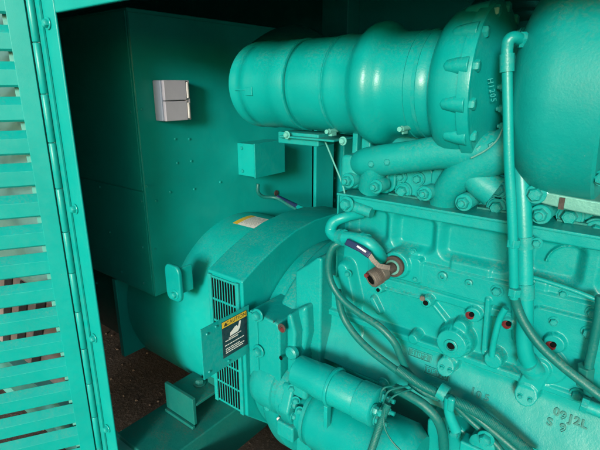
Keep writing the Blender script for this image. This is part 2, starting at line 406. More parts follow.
# ================================================================== CAUTION PLATE
cp = thing('caution_plate', (-.845, .77, -.75), 'flat teal guard plate carrying a yellow headed navy warning sticker, beside the air grille', 'guard plate')
pl = MB().span((-.850, .672, -.752), (-.847, .848, -.602)).obj('plate', 'smooth_engine_paint', cp, .0006)
for (y, z) in ((.69, -.622), (.722, -.614), (.69, -.735), (.76, -.738)): bolt((-.8468, y, z), PX, .0035, cp, 'smooth_engine_paint', 'rivet', washer=False)
ly0, ly1, lz0, lz1 = .742, .836, -.722, -.612
lb = MB().span((-.8468, ly0, lz0), (-.8458, ly1, lz1)).obj('warning_sticker', 'label_navy', cp)
MB().span((-.8457, ly0+.001, lz1-.018), (-.8451, ly1-.001, lz1-.001)).obj('sticker_header', 'label_yellow', lb)
text('CAUTION', .0155, (-.8449, (ly0+ly1)/2+.006, lz1-.0095), (0, 1, 0), (0, 0, 1), .0002, 'stripe_black', lb)
tri = MB().prism([(ly0+.006, lz1-.015), (ly0+.018, lz1-.015), (ly0+.012, lz1-.004)], 'X', -.8450, -.8446).obj('warning_triangle', 'stripe_black', lb)
hand = MB()
hz0 = lz1-.052
hand.prism([(.770, hz0), (.800, hz0+.002), (.808, hz0+.010), (.813, hz0+.030), (.808, hz0+.031), (.801, hz0+.016), (.796, hz0+.022), (.788, hz0+.020), (.780, hz0+.014), (.772, hz0+.010)], 'X', -.8457, -.8452)
hand.prism([(.765, hz0-.006), (.812, hz0-.004), (.812, hz0-.002), (.765, hz0-.004)], 'X', -.8457, -.8452)
hand.obj('hand_symbol', 'label_white', lb)
ln = MB()
for (a, c, z) in ((.752, .800, -.011), (.750, .822, -.024), (.752, .806, -.035), (.752, .828, -.041), (.752, .818, -.047)):
    y = a
    while y < c-.004:
        w = random.uniform(.004, .010); ln.span((-.8457, y, hz0+z), (-.8453, min(y+w, c), hz0+z+.0028)); y += w+.0022
ln.obj('sticker_print', 'label_white', lb)

# ================================================================== DIESEL ENGINE
eng = thing('diesel_engine', (-.3, 1.35, -1.25), 'teal painted diesel engine with cast block side, bolts, red plugged bosses and raised casting numbers', 'engine')
# ---- block side, one cast surface worked out in relief
X0, X1, ZT, ZB = -.735, .40, -.272, -1.0
st_ = .0021
nx = int((X1-X0)/st_); nz = int((ZT-ZB)/st_)
xs_ = np.linspace(X0, X1, nx); zs_ = np.linspace(ZT, ZB, nz)
GX, GZ = np.meshgrid(xs_, zs_)
def ss(d, w): 
    t = np.clip(.5-d/w, 0, 1); return t*t*(3-2*t)      # 1 inside, 0 outside, w = fillet width
def box_sdf(x0, x1, z0, z1, r=0):
    cx, cz, hx, hz_ = (x0+x1)/2, (z0+z1)/2, (x1-x0)/2-r, (z1-z0)/2-r
    qx = np.abs(GX-cx)-hx; qz = np.abs(GZ-cz)-hz_
    return np.hypot(np.maximum(qx, 0), np.maximum(qz, 0))+np.minimum(np.maximum(qx, qz), 0)-r
def cir(x, z, r): return np.hypot(GX-x, GZ-z)-r
def seg(ax_, az, bx, bz, r):
    dx, dz = bx-ax_, bz-az; t = np.clip(((GX-ax_)*dx+(GZ-az)*dz)/(dx*dx+dz*dz), 0, 1)
    return np.hypot(GX-ax_-t*dx, GZ-az-t*dz)-r
def S(px, py):
    p = aY(px, py, .985); return p.x, p.z
H = np.zeros_like(GX)
def smax(a, b, k=.004):
    h = np.clip(.5+.5*(a-b)/k, 0, 1); return b*(1-h)+a*h+k*h*(1-h)
def up(d, h, w=.008, k=.004):
    global H
    H = smax(H, np.where(True, ss(d, w)*(h+.05)-.05, 0), k)
def down(d, h, w=.008):
    global H
    H = H-ss(d, w)*h
# upper cam housing: wide shallow pockets between ribs
pk = [(349, 382), (392, 430), (441, 510), (530, 585), (612, 660)]
for a, c in pk:
    xa, xc = S(a, 225)[0], S(c, 240)[0]
    down(box_sdf(xa, xc, -.385, -.303, .018), .022, .024)
for a, c in ((392, 424), (444, 498), (527, 560)):
    xa, xc = S(a, 245)[0], S(c, 258)[0]
    up(box_sdf(xa+.004, xc-.004, -.425, -.378, .015), .004, .030, .006)
up(box_sdf(-.55, .5, -.47, -.408, .004), .012, .005, .002)
up(box_sdf(-.53, .5, -.50, -.470, .004), .010, .012)
up(box_sdf(-.66, .5, -.300, -.20, .004), .030, .012)
cx, cz = S(570, 262)
d_ = np.abs(np.hypot(GX-cx, GZ-(cz-.02))-.045)-.003
up(np.maximum(d_, -(GZ-(cz-.02))), .005, .014)
xa = S(533, 290)[0]
up(box_sdf(xa, .6, -.62, -.437, .022), .022, .005, .002)            # second cover, right
# thermostat flange
fa, fb = S(378, 250), S(421, 285)
up(box_sdf(fa[0], fb[0], fb[1]+.0, fa[1]+.005, .010), .022, .005, .002)
cxx, czz = S(399, 263); up(cir(cxx, czz, .037), .034, .008)
# lower casting
def SP(px, py): return S(px, py)
a = SP(381, 288); b = SP(429, 300)
up(seg(a[0], a[1], b[0], b[1], .006), .018, .008); up(cir(*a, .013), .030, .006); up(cir(*b, .015), .034, .005)
up(seg(*SP(345, 268), *SP(352, 300), .030), .030, .035, .01)
up(seg(*SP(372, 300), *SP(378, 312), .012), .016, .012)
for (px, py, r, h) in ((474, 314, .021, .022), (508, 324, .017, .018), (556, 340, .023, .036), (495, 357, .022, .034), (416, 336, .016, .036)):
    up(cir(*SP(px, py), r), h, .008)
up(seg(*SP(488, 300), *SP(484, 352), .010), .020, .012)
up(seg(*SP(430, 303), *SP(455, 335), .012), .012, .02); up(seg(*SP(515, 300), *SP(516, 340), .014), .016, .016)
up(seg(*SP(565, 345), *SP(600, 352), .012), .020, .016); up(seg(*SP(462, 325), *SP(452, 362), .020), .030, .010)
up(cir(*SP(456, 339), .046), .030, .016); up(cir(*SP(456, 339), .037), .046, .005)
up(seg(*SP(541, 365), *SP(530, 384), .026), .036, .012); up(cir(*SP(545, 362), .048), .028, .012)
up(cir(*SP(450, 361), .023), .040, .006); up(cir(*SP(529, 388), .025), .040, .006)
# ledge above the crankcase face, then the smooth numbered face, then the pan rail undercut
lz = -.612
up(np.abs(GZ-(lz-.0))-.012+0*GX, .030, .010, .003)
H = H+np.clip(-.622-GZ, 0, .13)*.42*ss(-(GZ+.765), .01)*ss(GZ+.60, .01)
up(np.maximum(GZ-(lz-.010), -(GZ+.765)), .010, .016, .004)
up(np.maximum(GZ-(lz+.12), np.maximum(-(GZ+.765), GX+.56+(GZ+.6)*.25)), .016, .020, .006)   # left lower web
dk = ss(GZ+.752, .006); H = H*(1-dk)+(-.022)*dk; dk = ss(GZ+.815, .03); H = H*(1-dk)+(-.28)*dk
up(np.maximum(np.abs(GZ+.742)-.012, GX-(-.46)), .030, .006, .003)                    # pan rail, left end
up(np.maximum(GX+.695, -(GZ+.93)), .030, .012)                                     # flange to the flywheel housing
lf = ss(GX+.640-.0*GZ, .010)*ss(-.0-(GZ+.36)*1.0-.36+.0, .01)
# cast surface wander
def vnoise(sc, seed):
    r = np.random.RandomState(seed); m = int(max(X1-X0, ZT-ZB)/sc)+3; Gd = r.rand(m, m)
    u = (GX-X0)/sc; v = (ZT-GZ)/sc; i = u.astype(int); j = v.astype(int); fu = u-i; fv = v-j
    fu = fu*fu*(3-2*fu); fv = fv*fv*(3-2*fv)
    return (Gd[j, i]*(1-fu)+Gd[j, i+1]*fu)*(1-fv)+(Gd[j+1, i]*(1-fu)+Gd[j+1, i+1]*fu)*fv-.5
H = H+vnoise(.05, 1)*.0022+vnoise(.02, 2)*.0005+vnoise(.007, 3)*.0001
V = np.stack([GX, 1.0-H, GZ], -1).reshape(-1, 3)
idx = np.arange(nx*nz).reshape(nz, nx)
F = np.stack([idx[:-1, :-1], idx[1:, :-1], idx[1:, 1:], idx[:-1, 1:]], -1).reshape(-1, 4)
F = F[~((V[F[:, 0], 0] < -.634) & (V[F[:, 0], 2] > -.50))]
me = bpy.data.meshes.new('cylinder_block'); cc = Vector((-.3, 1.0, -.6))
me.from_pydata((V-np.array(cc)).tolist(), [], F.tolist()); me.polygons.foreach_set('use_smooth', [True]*len(F))
me.materials.append(MATS['engine_paint']); blk = bpy.data.objects.new('cylinder_block', me); COL.objects.link(blk); place(blk, cc, eng)
# solid behind the relief
MB().prism([(X0, -.80), (X1, -.80), (X1, ZT-.002), (-.634, ZT-.002), (-.634, -.50), (X0, -.50)], 'Y', 1.035, 1.62).obj('block_core', 'engine_paint', eng, .004)
MB().span((-.6345, .966, -.50), (-.6295, 1.032, ZT)).obj('block_end', 'engine_paint', eng, .002)
MB().span((X0, .975, -.5025), (-.6345, 1.032, -.4995)).obj('block_step', 'engine_paint', eng, .001)
MB().span((-.636, .965, ZT-.0005), (X1, 1.5, ZT+.006)).obj('rail_top', 'engine_paint', eng, .002)
def hy(px, py):
    x, z = S(px, py); i = min(max(int((x-X0)/(X1-X0)*(nx-1)), 0), nx-1); j = min(max(int((ZT-z)/(ZT-ZB)*(nz-1)), 0), nz-1)
    return Vector((x, 1.0-H[j, i], z))
def hxz(x, z):
    i = int((x-X0)/(X1-X0)*(nx-1)); j = int((ZT-z)/(ZT-ZB)*(nz-1)); return 1.0-H[j, i]
# gasket: thin rusty strip seen between rail and head
gk = MB(); YH = 1.055
x = -.52
while x < .4:
    w = random.uniform(.03, .11)
    gk.span((x, YH-.030, ZT+.0065), (min(x+w, .4), 1.06, ZT+.0105)); x += w+random.uniform(.005, .06)
gk.obj('gasket', 'grimy_paint', eng)
# socket screws and bolts on the block side
for (px, py, r) in ((443, 276, .009), (469, 283, .007), (529, 283, .009)):
    q = hy(px, py); MB().lathe([(0, r*1.2), (r*.9, r*1.2), (r*1.05, r), (r*1.05, r*.55), (r*.4, r*.5)], q, NY, 20).obj('socket_screw', 'engine_paint', eng)
for (px, py, r) in ((497, 291, .009), (593, 313, .009), (589, 331, .009), (555, 320, .007), (578, 392, .009), (562, 296, .006), (411, 253, .005), (417, 278, .005), (383, 283, .004), (351, 272, .007)):
    bolt(hy(px, py), NY, r, eng)
for (px, py, r) in ((381, 288, .005), (429, 300, .0065)):
    q = hy(px, py); MB().lathe([(-.004, r), (.0015, r)], q, NY, 20).obj('tapped_hole', 'hole_shade', eng)
# large boss insert
q = hy(456, 340); MB().lathe([(0, .016), (.004, .016), (.005, .014), (.005, .0105), (-.012, .0105)], q, NY, 32).obj('boss_ring', 'engine_paint', eng)
MB().lathe([(0, .009), (.0015, .009)], q, NY, 20).obj('boss_hole', 'hole_shade', eng)
q = hy(451, 362)
for dx in (-.009, .010): bolt((q.x+dx, q.y, q.z-.002), NY, .0045, eng)
q = hy(529, 389)
for dx in (-.010, .010): bolt((q.x+dx, q.y, q.z-.004), NY, .0045, eng)
for (px, py) in ((471, 314), (507, 324), (553, 341)):
    q = hy(px, py); c = MB().lathe([(0, .0095), (.002, .0095), (.003, .008)], q, NY, 20).obj('core_plug', 'red_cap', eng)
    MB().lathe([(.001, .0062), (.0042, .0055)], (q.x+.004, q.y, q.z+.004), NY, 16).obj('plug_hole', 'hole_shade', c)
q = hy(427, 296)
MB().lathe([(0, .007), (.0022, .006)], (q.x-.003, q.y, q.z), NY, 14).obj('brass_plug', 'rusty_brass', eng)
q = Vector(aY(335, 357, 1.02)); MB().lathe([(0, .012), (.004, .012), (.005, .009)], q, NY, 20).obj('drain_plug', 'engine_paint', eng)
q = Vector(aY(337, 358, 1.02)); MB().lathe([(.002, .007), (.0065, .006)], q, NY, 20).obj('drain_hole', 'rust', eng)
# raised casting characters
yf = hxz(-.1, -.68)
UPF = (0, .37, .93)
def onface(px, py):
    y = .98
    for _ in range(12):
        q = aY(px, py, y); y = hxz(q.x, q.z)
    return aY(px, py, y)
def cast(s_, px, py, size, depth=.0016, mat='engine_paint', bold=.0006):
    text(s_, size, onface(px, py)+Vector((0, -.0010, 0)), (1, 0, 0), UPF, depth, mat, eng, 'cast_lettering', 1.15, bold)
for ch, px, py in (('0', 557, 412), ('9', 563.5, 415.5), ('J', 571, 419), ('2', 577.5, 421.5), ('L', 584.5, 424.5), ('S', 550, 422), ('9', 563, 428)):
    cast(ch, px, py, .023, .0024, 'grimy_paint', .0007)
for ch, px, py in (('1', 473, 391), ('0', 479, 395), ('5', 487, 398)): cast(ch, px, py, .022, .0020, 'grimy_paint')
def id_pad(px, py, w, h, s_):
    q = onface(px, py); u = Vector(UPF).normalized(); nrm = Vector((1, 0, 0)).cross(u)
    Rm = Matrix((Vector((1, 0, 0)), u, nrm)).transposed()
    pad = MB().box(q, (w, h, .003), Rm).obj('identification_pad', 'grimy_paint', eng, .0006)
    rim = MB()
    for a, b_, c, d_ in ((0, h/2+.001, w+.004, .002), (0, -h/2-.001, w+.004, .002), (-w/2-.001, 0, .002, h), (w/2+.001, 0, .002, h)):
        rim.box(q+Rm @ Vector((a, b_, .0005)), (c, d_, .0075), Rm)
    rim.obj('pad_rim', 'engine_paint', pad)
    text(s_, h*1.0, q+nrm*.0022, (1, 0, 0), UPF, .0012, 'smooth_engine_paint', pad, 'cast_lettering', 1.05, .0004)
id_pad(420, 355, .058, .0165, '31082')
id_pad(437, 373.5, .060, .0165, 'DF 820')

# ---- cylinder head side
YH = 1.055
hx0 = aY(352, 190, YH).x
MB().span((hx0+.10, YH, ZT+.007), (X1, 1.5, -.10)).obj('cylinder_head', 'rough_engine_paint', eng, .005)
MB().span((aY(350, 190, 1.02).x, 1.02, ZT+.007), (aY(388, 190, 1.02).x, 1.4, -.205)).obj('head_end', 'engine_paint', eng, .010)
# rounded joints of the separate heads
for (pa_, pb_, py_) in ((394, 436, 190), (486, 515, 200), (548, 596, 217)):
    q0, q1 = aY(pa_, py_, YH), aY(pb_, py_, YH)
    MB().prism(rrect(q0.x, q1.x, ZT+.009, ZT+.085, .03, 6), 'Y', YH-.014, YH+.02).obj('head_pad', 'engine_paint', eng, .004)
def flange(px0, px1, py, zt_):
    q0, q1 = aY(px0, py, YH-.02), aY(px1, py, YH-.02)
    MB().prism(rrect(q0.x, q1.x, ZT+.010, zt_, .024, 6), 'Y', YH-.026, YH+.01).obj('port_flange', 'engine_paint', eng, .004)
flange(350, 396, 190, -.19); flange(430, 478, 200, -.18); flange(522, 560, 215, -.19)
for (px, py, r) in ((403, 191, .012), (570, 216, .014), (597, 231, .014), (418, 179, .009), (401, 177, .008), (499, 189, .012), (497, 207, .0125), (424, 195, .0125)):
    q = aY(px, py, YH-.02); MB().lathe([(0, r*1.9), (.008, r*1.8)], (q.x, YH-.012, q.z), NY, 28).obj('bolt_seat', 'engine_paint', eng); bolt((q.x, q.y, q.z), NY, r, eng)

# ================================================================== EXHAUST MANIFOLD
mf = thing('exhaust_manifold', aY(420, 170, 1.0), 'cast teal exhaust manifold log with curved branches, running under the turbocharger along the head', 'manifold')
def T(pts, rs, name, mat, parent, n=28, **k): return MB().tube(pts, rs, n, **k).obj(name, mat, parent)
T([aY(360, 163, 1.0), aY(368, 162, .99), aY(385, 160, .985), aY(415, 156, .985), aY(445, 152, .985), aY(500, 150, .985)], [.030, .036, .037, .036, .037, .040], 'manifold_log', 'rough_engine_paint', mf, sub=8)
T([aY(378, 163, .985), aY(374, 172, .99), aY(370, 188, 1.01)], [.034, .030, .030], 'branch', 'rough_engine_paint', mf, sub=8)
T([aY(520, 142, .99), aY(495, 155, .985), aY(470, 168, .985), aY(452, 184, .995), aY(443, 203, 1.02)], [.045, .042, .036, .033, .031], 'branch', 'rough_engine_paint', mf, sub=8)
T([aY(600, 160, .99), aY(560, 172, .99), aY(535, 190, 1.0), aY(528, 212, 1.03)], [.042, .040, .034, .030], 'branch', 'rough_engine_paint', mf, sub=8)
q = aY(352, 166, 1.0); MB().box((q.x+.004, q.y+.01, q.z-.012), (.05, .07, .085)).obj('end_cap', 'rough_engine_paint', mf, .012)
bolt(aY(355, 169, .985), NY, .007, mf); 
for (px, py) in ((372, 164), (388, 162)):
    q = aY(px, py, .952); bolt(q, (0, -1, .1), .0075, mf, 'rough_engine_paint', washer=False)
# long studs on spacers
for (px, py, r, dx) in ((347, 181, .014, .03), (375, 187, .013, .035), (424, 194, .0125, .03), (463, 203, .014, .05), (540, 215, .0145, .05)):
    q = aY(px, py, .955)
    ln_ = .075 if px in (463, 540) else .045
    sp = MB().lathe([(-ln_, r*1.3), (-.008, r*1.3), (-.006, r*1.2)], q, NY, 24).obj('spacer', 'rough_engine_paint', mf)
    bolt((q.x, q.y+.006, q.z), NY, r*.85, mf, stub=True)

# bracket with a pale worn edge under the turbine housing
br = MB(); e0, e1 = aY(533, 184, .95), aY(615, 206, .95)
for a in (0,):
    br.prism([(e0.x, e0.z+.010), (e0.x+.012, e0.z+.006), (e0.x+.03, e0.z-.012), (e0.x+.09, e0.z-.016), (e1.x+.1, e1.z-.0), (e1.x+.1, e1.z-.028), (e0.x+.07, e0.z-.040), (e0.x+.02, e0.z-.034), (e0.x-.002, e0.z-.012)], 'Y', .945, 1.04)
sbk = tag(br.obj('support_bracket', 'worn_metal', None, .003), 'pale worn cast bracket bolted below the big turbo housing, with streaks of rust', 'bracket')
q = aY(536, 194, .945); bolt((q.x, .945, q.z), NY, .012, sbk)
q = aY(562, 203, .944)
MB().span((q.x-.005, .9425, q.z-.012), (q.x+.004, .9448, q.z+.010)).obj('rust_streak', 'rust', sbk)

# ================================================================== TURBOCHARGER
TA = Vector((0, 1.05, -.006))
tb = thing('turbocharger', (-.25, 1.05, -.2), 'large teal turbocharger with bolted housing rim and broad rounded volute at right edge', 'turbocharger')
def TL(prof, name, mat, parent=None, n=128, dz=0, **k):
    return MB().lathe([(t, r) for t, r in prof], (0, 1.05, -.006+dz), PX, n).obj(name, mat, parent or tb, **k)
TL([(-.415, .090), (-.404, .098), (-.401, .112), (-.396, .128), (-.388, .142), (-.376, .153), (-.360, .159), (-.335, .160), (-.324, .159), (-.322, .165), (-.302, .165), (-.300, .164), (-.2985, .160)], 'compressor_housing', 'smooth_engine_paint')
TL([(-.2980, .160), (-.294, .148), (-.286, .125), (-.276, .100), (-.266, .078), (-.25, .066), (-.235, .062), (-.20, .060)], 'bearing_housing', 'rough_engine_paint')
# lobes cast on the rim where the bolts sit
for k in range(14):
    a = 2*PI*k/14+.20; cy, cz = math.cos(a), math.sin(a)
    if cy > .5: continue
    c = Vector((-.312, 1.05+cy*.160, -.006+cz*.160))
    ob = MB().lathe([(-.046, .004), (-.038, .012), (-.016, .0165), (.006, .019)], (c.x, c.y-(c.y-1.05)*.045, c.z-(c.z+.006)*.045), PX, 20).obj('rim_lobe', 'smooth_engine_paint', tb, .002)
    bolt((-.2990, 1.05+cy*.152, -.006+cz*.152), PX, .0105, tb, 'smooth_engine_paint', washer=False)
# bolts on the bearing housing flange next to the volute
TL([(-.252, .112), (-.250, .115), (-.232, .115)], 'heat_shield', 'rough_engine_paint')
for k in range(16):
    a = 2*PI*k/16; cy, cz = math.cos(a), math.sin(a)
    if cy > .35: continue
    bolt((-.2525, 1.05+cy*.102, -.006+cz*.105), (-1, 0, 0), .0075, tb, 'rough_engine_paint', stub=True)
# volute
prof = [(-.236, .09)]
for k in range(0, 19):
    a = PI-(PI*.52)*k/18
    prof.append((-.154+.088*math.cos(a), .095+.117*math.sin(a)))
prof += [(-.12, .2125), (-.085, .2125), (-.080, .208), (-.078, .19)]
vb = MB(); n = 128
for (t, r) in prof: pass
vb.lathe(prof, (0, 1.055, -.012), PX, 144)
vo = vb.obj('turbine_volute', 'rough_engine_paint', tb)
TL([(-.077, .17), (-.060, .170), (-.055, .14), (.04, .12), (.30, .12)], 'outlet_flange', 'engine_paint', dz=-.006)
q = aX(598, 148, .02); bolt((-.07, .905, -.15), (-.3, -1, 0), .009, tb)
# lower foot of the housing and its two stud ends
MB().tube([(-.33, 1.0, -.16), (-.30, .985, -.19), (-.26, .99, -.215)], [.03, .03, .035], 18).obj('turbo_foot', 'rough_engine_paint', tb)
for (px, py) in ((481, 149), (493, 146)): bolt(aY(px, py, .96), (.3, -1, 0), .010, tb)
text('H1205', .014, aY(490.5, 90, .935)+Vector((.004, -.006, 0)), (0.25, .1, -1), (1, .6, 0), .0006, 'smooth_engine_paint', tb, 'cast_lettering', 1.2)
# ribbed hose end behind
bh = MB().tube([aY(505, 34, 1.42), aY(503, -12, 1.42)], .085, 48, sub=1, ribs=.02, rib_h=.006)
tag(bh.obj('ribbed_duct', 'hose_paint'), 'dim ribbed round duct standing behind the turbocharger in the shade', 'duct')
tag(MB().tube([aY(255, 75, 1.38), aY(285, 58, 1.38), aY(306, 62, 1.38), aY(330, 90, 1.38)], [.10, .105, .105, .10], 48, sub=10).obj('rear_elbow', 'hose_paint'), 'dim teal pipe elbow in shadow behind the left end of the big pipe', 'pipe elbow')

# ================================================================== BIG AIR PIPE
pp = thing('air_pipe', (-.7, 1.05, -.15), 'thick bright teal air pipe of joined sleeves, leading left from the turbocharger', 'pipe')
def PLt(prof, name, mat, tilt=0, **k):
    mb = MB(); mb.lathe(prof, (0, 1.05, -.004), PX, 128)
    if tilt: mb.v = [(x+tilt*(y-1.05)*max(0, min(1, (-.86-x)/.10)), y, z) for x, y, z in mb.v]
    return mb.obj(name, mat, pp, **k)
R_ = .118
PLt([(-.955, .098), (-.962, .112), (-.955, .119), (-.945, .1195), (-.940, .1165), (-.925, .1165), (-.922, .119), (-.905, .119), (-.90, .117), (-.84, .117), (-.835, .1185), (-.79, .1185), (-.785, .115)], 'end_sleeve', 'smooth_engine_paint', tilt=.20)
PLt([(-.785, .108), (-.775, .110), (-.770, .1175), (-.765, .118), (-.665, .118), (-.660, .1165)], 'middle_sleeve', 'smooth_engine_paint')
PLt([(-.668, .1165), (-.660, .121), (-.650, .1225), (-.640, .120), (-.62, .1195), (-.60, .1215), (-.592, .124), (-.580, .136), (-.565, .143), (-.548, .144), (-.534, .138), (-.524, .127), (-.512, .120), (-.50, .1185), (-.438, .1175), (-.430, .1155), (-.428, .1175), (-.412, .115), (-.402, .106)], 'bellows_sleeve', 'smooth_engine_paint')
def clamp(x, r, name='hose_clamp', bp=None, w=.012):
    c = MB().lathe([(x-w/2, r-.002), (x-w/2+.001, r+.003), (x+w/2-.001, r+.003), (x+w/2, r-.002)], (0, 1.05, -.004), PX, 96, cap=False).obj(name, 'smooth_engine_paint', pp)
    if bp is not None:
        s = MB(); s.box(bp, (w*1.2, .022, .016)); s.tube([Vector(bp)+Vector((0, -.028, .004)), Vector(bp)+Vector((0, .02, .004))], .0055, 12, sub=1); s.bolt(Vector(bp)+Vector((0, -.014, .004)), NY, .0065, washer=False)
        s.obj('clamp_screw', 'pale_metal', c, .001)
    return c
clamp(-.787, .1165, w=.007, bp=None)
clamp(-.432, .1165, w=.010, bp=None)
clamp(-.670, .1175, bp=(-.665, .985, -.118), w=.008)
clamp(-.455, .117, bp=(-.455, .958, -.098), w=.003)
# cast mark on the end sleeve
mk = MB(); mk.span((-.955, .9305, -.018), (-.915, .937, -.014)); mk.span((-.915, .9305, -.030), (-.890, .937, -.008)); mk.obj('seam_mark', 'smooth_engine_paint', pp, .001)
# rusty bracket under the pipe
ub = MB(); a_, b_ = aY(283, 134, 1.0), aY(338, 138, 1.0)
ub.span((a_.x, .98, a_.z-.008), (b_.x, 1.12, a_.z-.002)); ub.span((-.86, 1.00, -.16), (-.72, 1.08, -.128))
sbb = tag(ub.obj('pipe_bracket', 'rough_engine_paint', None, .003), 'flat bracket with a small bolt, tucked under the middle of the big pipe', 'bracket')
bolt(aY(287, 135, .98), NY, .007, sbb, 'pale_metal')
bolt(aY(343, 141, .96), NY, .007, sbb, 'pale_metal')
MB().span((aY(352, 150, 1.02).x, 1.02, -.21), (aY(357, 150, 1.02).x, 1.04, -.12)).obj('stay', 'engine_paint', sbb, .002)
MB().span((aY(363, 148, 1.03).x, 1.02, -.19), (aY(372, 150, 1.03).x, 1.06, -.13)).obj('stay', 'engine_paint', sbb, .004)

# ================================================================== FLYWHEEL HOUSING
fw = thing('flywheel_housing', (-.77, 1.2, -1.2), 'cast teal flywheel housing with a square side block, two bolts and a red stained plug', 'housing')
prof = [(-.871, .335), (-.868, .345), (-.835, .350), (-.815, .350), (-.80, .375), (-.79, .380), (-.755, .380), (-.745, .372), (-.738, .36)]
MB().lathe(prof, (0, 1.215, -.865), PX, 128).obj('bell_ring', 'engine_paint', fw)
fpoly = [(-.838, -.865), (-.838, -.610), (-.733, -.618), (-.725, -.640), (-.725, -.865)]
fb_ = MB().prism(fpoly, 'Y', .838, 1.05).obj('starter_pad', 'engine_paint', fw, .006)
MB().span((-.838, .8345, -.862), (-.803, .8375, -.614)).obj('edge_strip', 'engine_paint', fw, .001)
for (px, py) in ((258, 315), (259, 351)): bolt(aY(px, py, .833), NY, .0125, fw)
q = aY(282, 328, .8365); MB().lathe([(0, .013), (.002, .013), (.003, .010), (.003, .006), (-.002, .006)], q, NY, 20).obj('timing_plug', 'rust', fw)
MB().lathe([(.002, .007), (.004, .006)], (q.x+.003, q.y, q.z-.003), NY, 14).obj('plug_core', 'red_cap', fw)
q = aY(274, 322, .8372); text('P', .010, q, (1, 0, 0), (0, 0, 1), .0006, 'stripe_black', fw, 'cast_lettering')
q = aY(281, 358, .837); MB().lathe([(0, .006), (.001, .006)], q, NY, 16).obj('tapped_hole', 'hole_shade', fw)
# sloping rib and shoulder on the right of the pad
MB().prism([(-.722, -.598), (-.706, -.590), (-.690, -.645), (-.694, -.70), (-.684, -.735), (-.705, -.80), (-.722, -.80)], 'Y', .862, 1.0).obj('cast_rib', 'engine_paint', fw, .010)
MB().lathe([(0, .020), (.012, .019), (.016, .014)], (-.70, .866, -.705), NY, 24).obj('rib_boss', 'engine_paint', fw)
MB().prism([(-.725, -.60), (-.682, -.572), (-.676, -.66), (-.690, -.72), (-.672, -.83), (-.725, -.85)], 'Y', .895, 1.1).obj('shoulder', 'engine_paint', fw, .014)
MB().prism([(-.745, -1.15), (-.745, -.50), (-.705, -.47), (-.67, -.44), (-.655, -.44), (-.655, -.93), (-.70, -1.15)], 'Y', .93, 1.5).obj('rear_plate', 'engine_paint', fw, .012)

# ================================================================== STARTER MOTOR
sm = thing('starter_motor', (-.6, .88, -1.0), 'teal starter motor with a solenoid cylinder on top, mounted low below the flywheel housing block', 'starter motor')
SX = Vector((1, 0, 0.0))
def SL(prof, y, z, name, mat='smooth_engine_paint', n=72, parent=None, **k): return MB().lathe(prof, (0, y, z), SX, n).obj(name, mat, parent or sm, **k)
SL([(-.842, .046), (-.838, .066), (-.825, .078), (-.80, .084), (-.745, .084), (-.742, .078), (-.725, .078), (-.722, .084), (-.70, .084), (-.695, .076)], .895, -.850, 'nose_housing', 'rough_engine_paint')
MB().prism([(.82, -.90), (.805, -.86), (.83, -.79), (.90, -.77), (.99, -.82), (.97, -.93), (.88, -.965)], 'X', -.712, -.672).obj('mounting_flange', 'engine_paint', sm, .008)
SL([(-.672, .055), (-.668, .070), (-.64, .072), (-.625, .085), (-.61, .090), (-.42, .090), (-.418, .0915), (-.36, .0915), (-.350, .086), (-.33, .070), (-.325, .03)], .895, -.893, 'motor_body')
SL([(-.670, .034), (-.665, .041), (-.605, .043), (-.595, .0450), (-.478, .0450), (-.476, .0438), (-.474, .0438), (-.472, .0475), (-.427, .0475), (-.424, .044), (-.422, .030)], .845, -.738, 'solenoid')
# strap clamping the solenoid
s = MB().lathe([(-.552, .044), (-.552, .051), (-.543, .051), (-.543, .044)], (0, .845, -.738), SX, 64, cap=False)
s.span((-.553, .803, -.835), (-.542, .822, -.770)); s.obj('strap', 'smooth_engine_paint', sm, .002)
MB().lathe([(-.640, .05), (-.640, .086), (-.628, .088), (-.628, .05)], (0, .895, -.893), SX, 64).obj('end_ring', 'engine_paint', sm)
MB().box((-.655, .86, -.79), (.05, .06, .05)).obj('lever_housing', 'rough_engine_paint', sm, .012)
for a_ in range(5):
    t_ = 2.3+a_*.55; bolt((-.672, .895+.068*math.cos(t_), -.86+.068*math.sin(t_)), PX, .0085, sm, 'rough_engine_paint')
for (px, py) in ((268, 407), (287, 412), (296, 400), (292, 388), (300, 410)):
    bolt(aY(px, py, .832), (.5, -1, 0), .008, sm)
MB().lathe([(0, .0065), (.004, .0055)], aY(279, 419, .838), NY, 14).obj('paint_free_plug', 'label_white', sm)
MB().span((-.72, .812, -.955), (-.66, .93, -.905)).obj('flange_lug', 'engine_paint', sm, .006)
# terminals and nuts at the solenoid end
tm = MB()
for (dy, dz) in ((-.028, .012), (-.015, -.022), (.012, .024), (.016, -.012)):
    tm.tube([(-.424, .845+dy, -.738+dz), (-.388, .845+dy, -.738+dz)], .0055, 12, sub=1)
    tm.bolt((-.421, .845+dy, -.738+dz), PX, .0095); tm.bolt((-.406, .845+dy, -.738+dz), PX, .008, washer=False)
tm.obj('terminal_studs', 'engine_paint', sm)

# ================================================================== PIPES, HOSES AND CABLES
GR = {'rubber_hose': 'painted hoses lying over the engine block', 'wire': 'loose wires at the starter motor', 'corrugated_conduit': 'corrugated cable sleeves at the clip', 'battery_cable': 'battery cables at the starter motor'}
def solo(pts, r, name, mat, label, cat, n=16, group=None, **k):
    group = group or GR.get(name)
    return tag(MB().tube(pts, r, n, **k).obj(name, mat), label, cat, group)
